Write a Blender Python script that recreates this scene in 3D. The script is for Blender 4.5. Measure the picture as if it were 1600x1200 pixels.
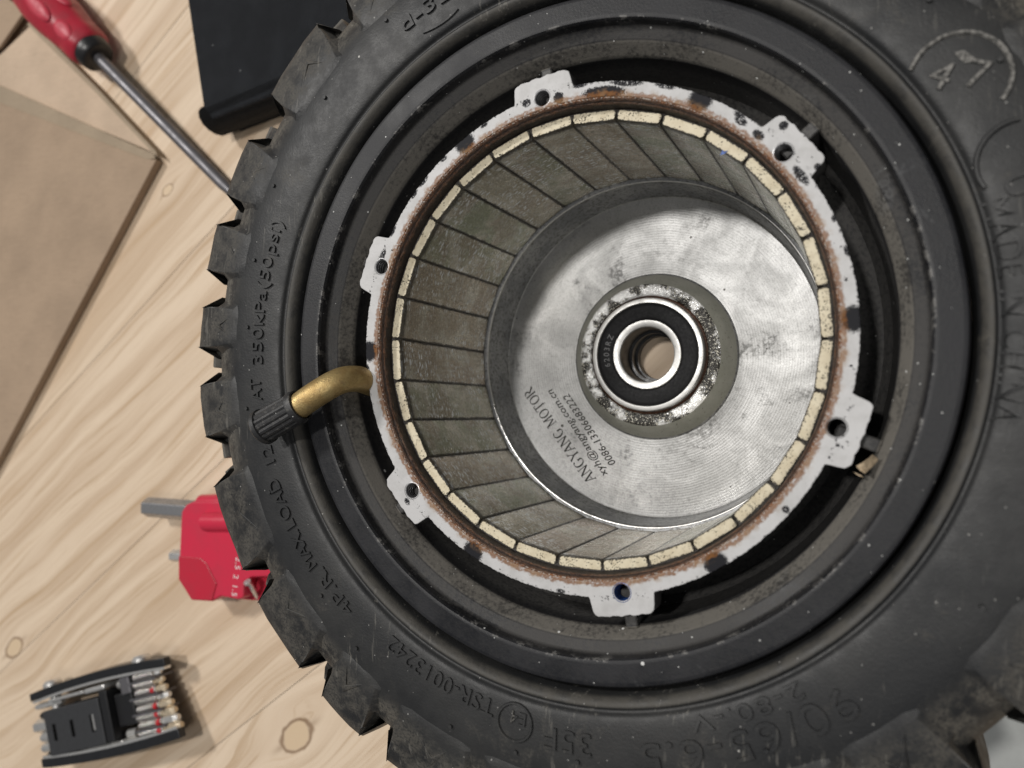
import bpy, bmesh, math, random
from mathutils import Vector, Matrix
random.seed(11)
PI = math.pi
sc = bpy.context.scene
for o in list(bpy.data.objects): bpy.data.objects.remove(o)
C = sc.collection
MM = 0.001
ZT = 92.0                      # height of the flange face above the table, mm

# ------------------------------------------------------------------ camera
CAM = Vector((73.61, -21.155, 208.0))       # mm, measured from the centre of the flange face
RT = Vector((0.9109, 0.0, -0.41263)); DN = Vector((-0.01564, -0.99928, -0.03454)); FW = Vector((-0.41233, 0.03791, -0.91025))
FPX = 1260.0
cd = bpy.data.cameras.new('camera'); cam = bpy.data.objects.new('camera', cd); C.objects.link(cam)
cam.matrix_world = Matrix(((RT.x, -DN.x, -FW.x, CAM.x*MM), (RT.y, -DN.y, -FW.y, CAM.y*MM), (RT.z, -DN.z, -FW.z, (CAM.z+ZT)*MM), (0, 0, 0, 1)))
cd.sensor_width = 36; cd.lens = FPX/1600*36; cd.clip_start = 0.01; cd.clip_end = 50
cd.dof.use_dof = True; cd.dof.focus_distance = 0.252; cd.dof.aperture_fstop = cd.lens/2.6
sc.camera = cam
sc.render.engine = 'CYCLES'
sc.view_settings.view_transform = 'Standard'; sc.view_settings.look = 'None'
sc.view_settings.exposure = 0.0; sc.view_settings.gamma = 1

# ------------------------------------------------------------------ light
wd = bpy.data.worlds.new('World'); sc.world = wd; wd.use_nodes = True
wd.node_tree.nodes['Background'].inputs[0].default_value = (0.93, 0.96, 1.0, 1)
wd.node_tree.nodes['Background'].inputs[1].default_value = 0.135
def area(name, loc, size, power, col, target=(0, 0, 0.05)):
    l = bpy.data.lights.new(name, 'AREA'); l.shape = 'DISK'; l.size = size; l.energy = power; l.color = col
    o = bpy.data.objects.new(name, l); C.objects.link(o); o.location = loc
    o.rotation_euler = (Vector(target)-Vector(loc)).to_track_quat('-Z', 'Y').to_euler()
    return o
area('ceiling_and_fill_lamp', (-0.215, 0.315, 1.95), 0.13, 15.0, (1.0, 0.97, 0.93))
area('ceiling_and_fill_lamp', (-1.25, 0.95, 1.75), 0.28, 27, (1.0, 0.97, 0.93))
area('ceiling_and_fill_lamp', (0.75, -0.45, 1.85), 0.5, 6, (1.0, 0.97, 0.93))  # added fill from the right, with no ceiling lamp known there

# ------------------------------------------------------------------ helpers
def P(px, py, z):
    """point at height z (mm from flange face) along the sight line of a photo pixel"""
    d = RT*((px-800)/FPX) + DN*((py-600)/FPX) + FW
    t = (z-CAM.z)/d.z
    return CAM + d*t
def tag(o, label=None, cat=None, kind=None, group=None):
    if label: o['label'] = label
    if cat: o['category'] = cat
    if kind: o['kind'] = kind
    if group: o['group'] = group
    return o
def thing(name, loc, label, cat):
    o = bpy.data.objects.new(name, None); C.objects.link(o)
    o.location = Vector(loc)*MM + Vector((0, 0, ZT*MM)); o.empty_display_size = 0.02
    o['mmloc'] = list(loc)
    return tag(o, label, cat)
def org(p):
    while p is not None and 'mmloc' not in p: p = p.parent
    return Vector(p['mmloc']) if p is not None else Vector((0, 0, 0))
def link(name, me, parent=None, mat=None, smooth=40, bevel=0, bseg=2, label=None):
    o = bpy.data.objects.new(name, me); C.objects.link(o)
    if parent is not None: o.parent = parent
    if mat is not None and not me.materials:
        for m in (mat if isinstance(mat, (list, tuple)) else [mat]): me.materials.append(m)
    if smooth:
        me.shade_smooth(); me.set_sharp_from_angle(angle=math.radians(smooth))
    if bevel:
        b = o.modifiers.new('bevel', 'BEVEL'); b.width = bevel*MM; b.segments = bseg; b.limit_method = 'ANGLE'; b.angle_limit = 0.6
    if label: o['label'] = label
    return o
def mesh(name, vs, fs, mi=None, off=None):
    me = bpy.data.meshes.new(name)
    if off is None: off = Vector((0, 0, 0))
    me.from_pydata([(Vector(v)-off)*MM for v in vs], [], fs)
    if mi: me.polygons.foreach_set('material_index', mi)
    me.update(); return me
def fix(me):
    bm = bmesh.new(); bm.from_mesh(me); bmesh.ops.recalc_face_normals(bm, faces=bm.faces); bm.to_mesh(me); bm.free(); return me
def pobj(name, vs, fs, parent, mat, **k):
    """part from points in flange-frame mm; parent is the thing or a part of it"""
    return link(name, fix(mesh(name, vs, fs, off=org(parent))), parent, mat, **k)
def support(prof, d=0.3):
    out = [prof[0]]
    for (r0, z0), (r1, z1) in zip(prof[:-1], prof[1:]):
        L = math.hypot(r1-r0, z1-z0)
        if L > 4*d:
            for t in (d/L, 1-d/L): out.append((r0+(r1-r0)*t, z0+(z1-z0)*t))
        out.append((r1, z1))
    return out
def lathe(prof, seg=192, jit=None, a0=0):
    vs, fs = [], []
    n = len(prof)
    for i in range(seg):
        a = a0+2*PI*i/seg
        for j, (r, z) in enumerate(prof):
            dr = dz = 0
            if jit: dr, dz = jit(i, j)
            vs.append(((r+dr)*math.cos(a), (r+dr)*math.sin(a), z+dz))
    for i in range(seg):
        k = (i+1) % seg
        for j in range(n-1):
            fs.append((i*n+j, k*n+j, k*n+j+1, i*n+j+1))
    return vs, fs
def prism(top, h, taper=0):
    """vertical prism below a polygon of points"""
    n = len(top); vs = [tuple(p) for p in top]+[(p[0], p[1], p[2]-h) for p in top]
    fs = [tuple(range(n)), tuple(range(2*n-1, n-1, -1))]+[(i, (i+1) % n, n+(i+1) % n, n+i) for i in range(n)]
    return vs, fs
def frame(d):
    d = Vector(d).normalized(); u = d.cross(Vector((0, 0, 1)))
    if u.length < 1e-4: u = Vector((1, 0, 0))
    u.normalize(); return u, d.cross(u).normalized()
def tube(pts, rad, seg=16, cap=True):
    pts = [Vector(p) for p in pts]; vs, fs = [], []
    n = len(pts); u0 = None
    for i, p in enumerate(pts):
        d = (pts[min(i+1, n-1)]-pts[max(i-1, 0)]).normalized()
        if u0 is None: u0, _ = frame(d)
        u0 = (u0-d*u0.dot(d)).normalized(); v0 = d.cross(u0)
        r = rad[i] if isinstance(rad, (list, tuple)) else rad
        for k in range(seg):
            a = 2*PI*k/seg
            vs.append(tuple(p+u0*(r*math.cos(a))+v0*(r*math.sin(a))))
    for i in range(n-1):
        for k in range(seg):
            fs.append((i*seg+k, i*seg+(k+1) % seg, (i+1)*seg+(k+1) % seg, (i+1)*seg+k))
    if cap:
        fs.append(tuple(range(seg-1, -1, -1))); fs.append(tuple((n-1)*seg+k for k in range(seg)))
    return vs, fs
def box_pts(o, u, v, w):
    """box from corner o along three edge vectors"""
    o, u, v, w = Vector(o), Vector(u), Vector(v), Vector(w)
    c = [o, o+u, o+u+v, o+v]; vs = [tuple(x) for x in c]+[tuple(x+w) for x in c]
    return vs, [(3, 2, 1, 0), (4, 5, 6, 7), (0, 1, 5, 4), (1, 2, 6, 5), (2, 3, 7, 6), (3, 0, 4, 7)]
def merge(*parts):
    vs, fs = [], []
    for v, f in parts:
        b = len(vs); vs += list(v); fs += [tuple(i+b for i in q) for q in f]
    return vs, fs
def spline(pts, n=8):
    """Catmull-Rom through 2D/3D points"""
    pts = [Vector(p) for p in pts]; out = []
    for i in range(len(pts)-1):
        p0, p1, p2, p3 = pts[max(i-1, 0)], pts[i], pts[i+1], pts[min(i+2, len(pts)-1)]
        for k in range(n):
            t = k/n
            out.append(0.5*((2*p1)+(p2-p0)*t+(2*p0-5*p1+4*p2-p3)*t*t+(3*p1-p0-3*p2+p3)*t**3))
    out.append(pts[-1]); return out
def text_mesh(s, size, extrude=0.0, shear=0.0, offset=0.0, spacing=1.0, res=3):
    cu = bpy.data.curves.new('text', 'FONT'); cu.body = s; cu.size = size; cu.extrude = extrude
    cu.shear = shear; cu.offset = offset; cu.space_character = spacing; cu.resolution_u = res
    o = bpy.data.objects.new('text', cu); C.objects.link(o)
    bpy.context.view_layer.update()
    me = bpy.data.meshes.new_from_object(o.evaluated_get(bpy.context.evaluated_depsgraph_get()))
    bpy.data.objects.remove(o); bpy.data.curves.remove(cu)
    vs = [tuple(v.co) for v in me.vertices]; fs = [tuple(p.vertices) for p in me.polygons]
    bpy.data.meshes.remove(me)
    return vs, fs

# ------------------------------------------------------------------ materials
class Mat:
    def __init__(s, name):
        s.m = bpy.data.materials.new(name); s.m.use_nodes = True; s.nt = s.m.node_tree
        s.b = s.nt.nodes['Principled BSDF']
        tc = s.nt.nodes.new('ShaderNodeTexCoord')
        s.co = s.vm('SCALE', tc.outputs['Object'], scale=1000)
        s.info = s.nt.nodes.new('ShaderNodeObjectInfo')
    def n(s, t, ins, **at):
        nd = s.nt.nodes.new(t)
        for k, v in at.items(): setattr(nd, k, v)
        for k, v in ins.items():
            if v is None: continue
            if isinstance(v, bpy.types.NodeSocket): s.nt.links.new(v, nd.inputs[k])
            else: nd.inputs[k].default_value = v
        return nd
    def vm(s, op, a, b=None, scale=None):
        ins = {0: a}
        if b is not None: ins[1] = b
        if scale is not None: ins['Scale'] = scale
        nd = s.n('ShaderNodeVectorMath', ins, operation=op)
        return nd.outputs['Value'] if op in ('LENGTH', 'DISTANCE', 'DOT_PRODUCT') else nd.outputs[0]
    def math(s, op, a, b=None, clamp=False):
        return s.n('ShaderNodeMath', {0: a, 1: b}, operation=op, use_clamp=clamp).outputs[0]
    def add(s, a, b): return s.math('ADD', a, b)
    def mul(s, a, b): return s.math('MULTIPLY', a, b)
    def mx(s, a, b): return s.math('MAXIMUM', a, b)
    def xyz(s, v=None):
        o = s.n('ShaderNodeSeparateXYZ', {0: v or s.co}).outputs; return o[0], o[1], o[2]
    def vec(s, x, y, z): return s.n('ShaderNodeCombineXYZ', {0: x, 1: y, 2: z}).outputs[0]
    def map(s, v, scale=(1, 1, 1), rot=(0, 0, 0), loc=(0, 0, 0)):
        return s.n('ShaderNodeMapping', {'Vector': v, 'Scale': scale, 'Rotation': rot, 'Location': loc}).outputs[0]
    def noise(s, scale, detail=4, rough=0.55, vec=None, dist=0.0):
        return s.n('ShaderNodeTexNoise', {'Vector': vec or s.co, 'Scale': scale, 'Detail': detail, 'Roughness': rough, 'Distortion': dist}).outputs['Fac']
    def step(s, x, a, b, lo=0.0, hi=1.0):
        return s.n('ShaderNodeMapRange', {'Value': x, 'From Min': a, 'From Max': b, 'To Min': lo, 'To Max': hi}, interpolation_type='SMOOTHSTEP').outputs[0]
    def mix(s, f, a, b):
        nd = s.n('ShaderNodeMix', {0: f, 6: c4(a), 7: c4(b)}, data_type='RGBA'); return nd.outputs[2]
    def specks(s, scale, size, density, vec=None, dims='3D'):
        nd = s.n('ShaderNodeTexVoronoi', {'Vector': vec or s.co, 'Scale': scale}, voronoi_dimensions=dims)
        r = s.n('ShaderNodeSeparateXYZ', {0: nd.outputs['Color']}).outputs
        big = s.mul(s.add(s.mul(r[1], 0.8), 0.4), size)
        m = s.math('LESS_THAN', s.math('SUBTRACT', nd.outputs['Distance'], big), 0.0)
        return s.mul(m, s.math('LESS_THAN', r[0], density))
    def cyl(s):
        """r, and a seam-free direction vector (cos, sin) of the object's axis"""
        x, y, z = s.xyz(); r = s.math('SQRT', s.add(s.mul(x, x), s.mul(y, y)))
        return x, y, z, r, s.math('DIVIDE', x, r), s.math('DIVIDE', y, r)
    def bump(s, h, dist, strength=1.0, normal=None):
        return s.n('ShaderNodeBump', {'Height': h, 'Distance': dist*MM, 'Strength': strength, 'Normal': normal}).outputs[0]
    def out(s, base=None, rough=None, metal=None, normal=None, **k):
        ins = {'Base Color': c4(base), 'Roughness': rough, 'Metallic': metal, 'Normal': normal}; ins.update(k)
        for key, v in ins.items():
            if v is None: continue
            if isinstance(v, bpy.types.NodeSocket): s.nt.links.new(v, s.b.inputs[key])
            else: s.b.inputs[key].default_value = v
        return s.m
def c4(c):
    return (c[0], c[1], c[2], 1.0) if isinstance(c, (tuple, list)) and len(c) == 3 else c
def simple(name, col, rough=0.5, metal=0.0, nscale=0.4, namt=0.25, bump=0.0, **k):
    m = Mat(name); f = m.noise(nscale, 5)
    col2 = tuple(x*(1-namt) for x in col)
    nb = m.bump(m.noise(nscale*4, 3), bump) if bump else None
    return m.out(m.mix(m.step(f, 0.35, 0.7), col, col2), m.step(f, 0.2, 0.8, max(rough-0.1, 0), rough+0.1), metal, nb, **k)

def mat_rubber(name, dust=1.0, knob=False):
    m = Mat(name); x, y, z, r, cx, cy = m.cyl()
    n1 = m.noise(0.035, 6, 0.6); n2 = m.noise(0.18, 6, 0.65); n3 = m.noise(1.4, 4)
    base = m.mix(m.step(n1, 0.35, 0.68), (0.0125, 0.0132, 0.0145), (0.026, 0.026, 0.0258))
    # grey-brown dust rubbed into the shoulder, the gaps and round the bead
    ring = m.step(r, 117, 126)
    d = m.mul(m.mul(ring, m.step(n2, 0.36, 0.60)), m.step(n3, 0.25, 0.6))
    bead = m.mul(m.mul(m.step(r, 94.6, 95.2), m.step(r, 97.6, 96.9)), m.step(n2, 0.3, 0.6, 0.35, 1.0))
    d = m.mx(d, m.mul(bead, 0.46 if not knob else 0.0))
    d2 = m.mul(m.step(m.noise(0.06, 5, 0.7, dist=0.6), 0.56, 0.74), m.step(n3, 0.3, 0.7))
    dust_f = m.math('MINIMUM', m.add(m.mul(d, 0.75*dust), m.mul(d2, 0.38*dust)), 1.0)
    col = m.mix(dust_f, base, (0.135, 0.122, 0.10))
    streak = m.step(m.noise(1, 5, 0.6, m.vec(m.mul(cx, 26), m.mul(cy, 26), m.mul(r, 0.05))), 0.66, 0.78)
    col = m.mix(m.mul(streak, 0.22), col, (0.14, 0.13, 0.115))
    col = m.mix(m.mul(m.specks(0.45, 0.10, 0.30), 0.5), col, (0.4, 0.39, 0.37))
    col = m.mix(m.mul(m.specks(0.10, 0.04, 0.3), 0.8), col, (0.5, 0.49, 0.46))
    h = m.add(m.mul(n3, 0.3), m.mul(m.noise(0.35, 5, 0.6), 0.3))
    if knob:
        wear = m.mul(m.step(r, 139.0, 140.0), m.step(n2, 0.30, 0.55, 0.45, 1.0)); col = m.mix(m.mul(wear, 0.8), col, (0.105, 0.102, 0.092))
    for k, (rx, sc) in enumerate(((0.9, 0.05), (2.3, 0.07))):
        sv = m.map(m.co, (1.0, 0.10, 1.0), (0, 0, rx)); sn = m.noise(0.55, 4, 0.7, sv)
        reg = m.step(m.noise(0.03, 3, 0.5, m.map(m.co, loc=(k*71+9, 13, 0))), 0.52, 0.64)
        col = m.mix(m.mul(m.mul(m.step(sn, 0.58, 0.68), reg), 0.6), col, (0.15, 0.142, 0.125))
    rough = m.add(m.step(n2, 0.3, 0.7, 0.46, 0.60), m.mul(dust_f, 0.3))
    return m.out(col, rough, 0, m.bump(h, 0.22), **{'Specular IOR Level': 0.42})
RUBBER = mat_rubber('tyre_rubber')
KNOB = mat_rubber('tread_rubber', 0.55, True)

def mat_black_paint(name):
    m = Mat(name); x, y, z, r, cx, cy = m.cyl()
    n1 = m.noise(0.06, 5); n2 = m.noise(0.9, 4)
    base = m.mix(m.step(n1, 0.35, 0.7), (0.006, 0.0068, 0.0096), (0.0125, 0.0135, 0.0175))
    # dry dust lying in the drop of the rim
    band = m.mul(m.step(r, 82.0, 81.5), m.step(r, 78.8, 79.2))
    band2 = m.mul(m.step(r, 85.6, 84.8), m.step(r, 81.6, 82.2))
    grit = m.step(m.add(m.mul(n1, 0.5), m.mul(n2, 0.5)), 0.34, 0.56)
    d = m.mul(m.add(m.mul(band, 0.62), m.add(m.mul(band2, 0.14), 0.05)), m.add(m.mul(grit, 0.7), 0.3))
    col = m.mix(d, base, (0.20, 0.185, 0.16))
    scr = m.step(m.noise(1, 6, 0.7, m.vec(m.mul(cx, 5), m.mul(cy, 5), m.mul(r, 1.6))), 0.665, 0.72)
    col = m.mix(m.mul(m.mul(scr, m.step(m.noise(0.05, 3), 0.45, 0.6)), 0.35), col, (0.22, 0.21, 0.19))
    col = m.mix(m.mul(m.step(r, 79.0, 78.4), m.step(n2, 0.3, 0.6, 0.35, 0.8)), col, (0.085, 0.082, 0.078))  # dust in the well, painted paler to lift its deep shade
    lipw = m.mul(m.mul(m.step(r, 85.0, 85.4), m.step(r, 86.3, 85.9)), m.step(m.noise(0.16, 5, 0.75), 0.54, 0.62))
    col = m.mix(m.mul(lipw, 0.5), col, (0.26, 0.25, 0.235))
    smear = m.mul(m.step(m.noise(0.045, 4, 0.6, dist=1.2), 0.64, 0.72), m.step(n2, 0.35, 0.6))
    col = m.mix(m.mul(smear, 0.22), col, (0.16, 0.165, 0.17))
    col = m.mix(m.mul(m.specks(0.45, 0.10, 0.35), 0.6), col, (0.6, 0.6, 0.58))
    col = m.mix(m.mul(m.specks(0.13, 0.06, 0.45), 0.85), col, (0.7, 0.7, 0.68))
    return m.out(col, m.add(m.step(n1, 0.3, 0.7, 0.42, 0.55), m.mul(d, 0.6)), 0, m.bump(m.noise(1.6, 3), 0.06), **{'Specular IOR Level': 0.32})
BLACK = mat_black_paint('black_rim_paint')

def mat_flange():
    m = Mat('worn_white_flange'); x, y, z, r, cx, cy = m.cyl()
    n1 = m.noise(0.9, 5, 0.65); n2 = m.noise(0.13, 5, 0.6); n4 = m.noise(2.4, 4, 0.7)
    col = m.mix(m.step(n2, 0.4, 0.7), (0.515, 0.51, 0.51), (0.43, 0.425, 0.42))
    col = m.mix(m.mul(m.step(m.noise(2.2, 3), 0.55, 0.7), 0.22), col, (0.42, 0.41, 0.40))
    # flaked patches where the black coat shows
    ch = m.mul(m.step(m.add(m.mul(n1, 0.55), m.mul(m.noise(0.16, 3), 0.5)), 0.67, 0.68), 1.0)
    pin = m.specks(0.55, 0.12, 0.09)
    edge = m.mul(m.step(r, 69.3, 70.3), m.mul(m.step(r, 71.6, 70.6), m.step(m.noise(0.75, 5, 0.7), 0.58, 0.61)))
    dark = m.mx(m.mx(ch, m.mul(pin, 0.8)), edge)
    def spot(a, rr, R, sx=1.0, soft=0.25):
        a = math.radians(a); px, py = rr*math.cos(a), rr*math.sin(a)
        rx = m.add(m.mul(m.math('SUBTRACT', x, px), math.cos(a)), m.mul(m.math('SUBTRACT', y, py), math.sin(a)))
        ty = m.add(m.mul(m.math('SUBTRACT', x, px), -math.sin(a)), m.mul(m.math('SUBTRACT', y, py), math.cos(a)))
        d = m.math('SQRT', m.add(m.mul(rx, rx), m.mul(m.mul(ty, 1/sx), m.mul(ty, 1/sx))))
        d = m.add(d, m.add(m.mul(m.math('SUBTRACT', n1, 0.5), 1.1), m.mul(m.math('SUBTRACT', n4, 0.5), 1.5*min(R, 1.6))))
        f = m.step(d, R, R-soft)
        return m.mul(f, m.step(m.add(m.mul(n4, 0.6), m.mul(n1, 0.4)), 0.43, 0.47)) if soft < 0.5 and R < 1.65 else f
    # six round marks half way between the lugs, with the other dark flakes
    for k in range(6): dark = m.mx(dark, spot(1.4+60*k, 68.9, 3.25, 1.1, 0.9))
    for a, rr, R, sx in ((84.0, 67.2, 1.7, 3.6), (79, 69.7, 1.1, 4.5), (70, 69.8, .8, 4), (90, 69.9, .8, 3), (51, 68.6, 1.1, 1.8), (46, 68.3, 1.2, 1.5), (135.5, 70, .9, 2.6), (150, 70.0, .8, 2.6), (128, 69.7, .7, 2), (115, 69.7, .7, 2.2), (186, 70, .9, 2.4), (265, 69.6, .7, 2.2), (15, 70, .8, 2), (22, 69.8, .7, 1.4), (33.2, 68.6, 1.2, 2.6), (103.4, 69.4, 1.3, 1.1), (95.3, 67.8, 1.7, 0.9), (43.4, 73.6, 1.3, 0.9), (52, 69.6, 0.8, 2.5),
                         (32.6, 72.8, 1.0, 1.0), (139.4, 69.9, 0.8, 2.2), (320.0, 69.0, 1.1, 0.9), (156.5, 70.0, 1.0, 2.2), (220.6, 72.5, 0.9, 1.4)):
        dark = m.mx(dark, spot(a, rr, R, sx))
    col = m.mix(dark, col, (0.013, 0.013, 0.016))
    rn = m.add(m.mul(m.math('SUBTRACT', m.noise(0.5, 5, 0.7), 0.5), 3.0), r)
    rust = m.mul(m.step(rn, 67.5, 66.8), m.step(n1, 0.3, 0.5))
    col = m.mix(m.mul(rust, 0.9), col, m.mix(n1, (0.08, 0.03, 0.011), (0.27, 0.115, 0.032)))
    stain = m.mul(m.step(rn, 68.6, 66.9), m.step(m.noise(0.22, 4), 0.5, 0.62))
    col = m.mix(m.mul(stain, 0.5), col, (0.27, 0.165, 0.085))
    h = m.add(m.mul(n1, 0.5), m.mul(dark, -0.7))
    return m.out(col, m.mix(dark, (0.5, 0.5, 0.5), (0.6, 0.6, 0.6)), 0.0, m.bump(h, 0.14), **{'Specular IOR Level': m.math('SUBTRACT', 0.5, m.mul(dark, 0.35))})
FLANGE = mat_flange()

def mat_rust():
    m = Mat('rusty_steel'); x, y, z, r, cx, cy = m.cyl()
    n1 = m.noise(0.8, 6, 0.7); n2 = m.noise(0.12, 4); n3 = m.noise(1.9, 4, 0.65)
    lay = m.noise(1, 5, 0.7, m.vec(m.mul(cx, 20), m.mul(cy, 20), m.mul(m.add(r, m.mul(z, 0.7)), 2.6)))
    col = m.mix(m.step(n1, 0.38, 0.62), (0.07, 0.026, 0.011), (0.27, 0.105, 0.038))
    col = m.mix(m.mul(m.step(lay, 0.47, 0.66), 0.75), col, (0.20, 0.105, 0.055))
    col = m.mix(m.mul(m.step(n2, 0.5, 0.62), 0.4), col, (0.24, 0.15, 0.09))
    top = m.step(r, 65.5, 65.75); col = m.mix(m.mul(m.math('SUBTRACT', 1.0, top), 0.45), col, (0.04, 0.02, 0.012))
    fl = m.mul(m.step(n3, 0.50, 0.56), m.add(m.mul(top, 0.9), 0.12))
    col = m.mix(m.mul(fl, 0.8), col, (0.60, 0.54, 0.48))
    col = m.mix(m.mul(m.step(n1, 0.60, 0.68), 0.55), col, (0.45, 0.17, 0.04))
    rr = m.add(r, m.mul(m.math('SUBTRACT', lay, 0.5), 0.8))
    groove = m.mul(m.step(rr, 64.75, 64.95), m.step(rr, 65.4, 65.15))
    col = m.mix(m.mx(m.mul(groove, 0.8), m.step(rr, 64.75, 64.45)), col, (0.016, 0.009, 0.006))
    return m.out(col, 0.6, 0.0, m.bump(m.add(m.mul(n1, 0.6), m.mul(n3, 0.9)), 0.8), **{'Specular IOR Level': 0.6})
RUST = mat_rust()

def mat_magnet():
    m = Mat('nickel_magnet_face'); x, y, z = m.xyz(); rnd = m.info.outputs['Random']
    v = m.vm('ADD', m.co, m.vec(m.mul(rnd, 411.0), m.mul(rnd, 173.0), m.mul(rnd, 77.0)))
    n1 = m.noise(0.09, 5, 0.6, v, 0.5); n2 = m.noise(0.7, 5, 0.65, v)
    a = m.mix(m.step(rnd, 0.15, 0.85), (0.335, 0.35, 0.245), (0.44, 0.355, 0.27))
    col = m.mix(m.step(n1, 0.40, 0.62), a, (0.56, 0.52, 0.425))
    col = m.mix(m.mul(m.step(n2, 0.52, 0.66), 0.5), col, (0.22, 0.21, 0.17))
    col = m.mix(m.mul(m.step(m.noise(0.07, 3, 0.6, v), 0.50, 0.62), 0.6), col, (0.34, 0.275, 0.205))
    rn = m.step(m.noise(0.05, 2, 0.5, v), 0.38, 0.58)
    vx, vy, vz = m.xyz(v); sv = m.vec(m.mul(vy, 0.62), m.mul(vz, 1.5), 0.0)
    sp = m.mul(m.specks(0.50, 0.25, 0.62, sv, '2D'), m.add(m.mul(rn, 0.8), 0.2))
    sp2 = m.mul(m.specks(0.85, 0.27, 0.45, sv, '2D'), rn)
    scr = m.mul(m.step(m.noise(1, 4, 0.6, m.map(v, (1, 0.16, 2.4), (0.16, 0, 0))), 0.60, 0.67), m.step(m.noise(0.07, 2, 0.5, v), 0.48, 0.6))
    tiny = m.mul(m.specks(1.1, 0.2, 0.3, sv, '2D'), 0.5); wh = m.mx(m.mx(m.mx(m.mul(sp, 0.95), tiny), m.mul(sp2, 0.8)), m.mul(scr, 0.75))
    col = m.mix(wh, col, (0.88, 0.90, 0.90))
    # grime along the long edges and at the mouth
    ed = m.mul(m.step(m.add(m.math('ABSOLUTE', y), m.mul(n2, 1.5)), 6.35, 6.75), 0.85)
    mouth = m.mul(m.step(m.add(z, m.mul(n2, 3.0)), -6.6, -4.6), 0.8)
    col = m.mix(m.mx(ed, mouth), col, (0.03, 0.024, 0.018))
    return m.out(col, m.step(n2, 0.3, 0.7, 0.20, 0.36), m.math('SUBTRACT', 0.5, m.mul(wh, 0.5)), m.bump(m.add(m.mul(n2, 0.6), m.mul(wh, 0.8)), 0.07))
MAGNET = mat_magnet()
def mat_cream():
    m = Mat('cream_magnet_end'); rnd = m.info.outputs['Random']
    v = m.vm('ADD', m.co, m.vec(m.mul(rnd, 211.0), m.mul(rnd, 373.0), 0.0))
    n1 = m.noise(0.35, 4, 0.6, v); n2 = m.noise(2.5, 4, 0.65, v)
    col = m.mix(m.step(n1, 0.35, 0.7), (0.66, 0.59, 0.435), (0.56, 0.485, 0.34))
    pits = m.mx(m.step(m.add(m.mul(n2, 0.8), m.mul(m.noise(0.25, 2, 0.5, v), 0.3)), 0.645, 0.68), m.mul(m.specks(1.1, 0.2, 0.35, v), 0.85))
    xx, yy, zz = m.xyz(); eg = m.mx(m.math('SUBTRACT', m.math('ABSOLUTE', yy), 6.0), m.math('SUBTRACT', m.math('ABSOLUTE', m.math('SUBTRACT', xx, 62.4)), 1.28))
    pits = m.mx(pits, m.step(m.add(eg, m.mul(m.math('SUBTRACT', n2, 0.5), 1.7)), -0.02, 0.08))
    col = m.mix(pits, col, (0.06, 0.05, 0.035))
    return m.out(col, 0.55, 0, m.bump(m.mul(pits, -1.0), 0.2))
CREAM = mat_cream()
GLUE = simple('dark_glue', (0.02, 0.014, 0.01), 0.55, 0, 0.8, 0.5, 0.2)

def mat_disc():
    m = Mat('machined_aluminium'); x, y, z, r, cx, cy = m.cyl()
    n1 = m.noise(0.055, 5, 0.6, dist=0.8); n2 = m.noise(0.8, 5, 0.65); fine = m.noise(2.6, 3, 0.6)
    col = m.mix(m.step(n1, 0.35, 0.7), (0.52, 0.52, 0.515), (0.43, 0.43, 0.425))
    # cloudy oxide stains
    st = m.mul(m.step(m.noise(0.045, 6, 0.68, m.map(m.co, loc=(13, 4, 0)), 0.5), 0.55, 0.68), m.step(n2, 0.36, 0.62))
    col = m.mix(m.mul(st, 0.65), col, (0.17, 0.168, 0.165))
    col = m.mix(m.mul(m.step(fine, 0.50, 0.66), 0.38), col, (0.22, 0.22, 0.215))
    col = m.mix(m.mul(m.step(n2, 0.5, 0.68), 0.3), col, (0.24, 0.238, 0.23))
    col = m.mix(m.mul(m.specks(0.16, 0.08, 0.5), 0.9), col, (0.07, 0.065, 0.06))
    rings = m.math('SINE', m.mul(m.add(r, m.mul(n1, 1.4)), 2*PI/0.92))
    ang = m.n('ShaderNodeMath', {0: y, 1: x}, operation='ARCTAN2').outputs[0]
    chat = m.mul(m.math('SINE', m.mul(ang, 330)), m.step(m.noise(0.05, 2), 0.42, 0.6))
    lines = m.noise(1, 4, 0.7, m.vec(m.mul(cx, 3), m.mul(cy, 3), m.mul(r, 2.4)))
    h = m.add(m.add(m.mul(rings, 0.22), m.mul(chat, 0.16)), m.add(m.mul(lines, 0.9), m.add(m.mul(n2, 0.8), m.mul(fine, 0.7))))
    tan = m.n('ShaderNodeTangent', {}, direction_type='RADIAL', axis='Z').outputs[0]
    return m.out(col, m.add(m.step(n1, 0.3, 0.7, 0.47, 0.57), m.mul(st, 0.15)), 0.93, m.bump(h, 0.035), Anisotropic=0.45, Tangent=tan)
DISC = mat_disc()
def mat_wall():
    m = Mat('cast_aluminium_wall'); x, y, z, r, cx, cy = m.cyl()
    n1 = m.noise(0.09, 5, 0.6); n2 = m.noise(0.8, 5, 0.7)
    col = m.mix(m.step(n1, 0.35, 0.68), (0.22, 0.225, 0.23), (0.36, 0.36, 0.355))
    col = m.mix(m.mul(m.step(n2, 0.48, 0.62), 0.75), col, (0.085, 0.08, 0.075))
    scr = m.step(m.noise(1, 4, 0.6, m.vec(m.mul(cx, 30), m.mul(cy, 30), m.mul(z, 1.4))), 0.66, 0.74)
    col = m.mix(m.mul(scr, 0.7), col, (0.6, 0.6, 0.6))
    return m.out(col, 0.45, 0.45, m.bump(n2, 0.12))
WALL = mat_wall()
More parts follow.
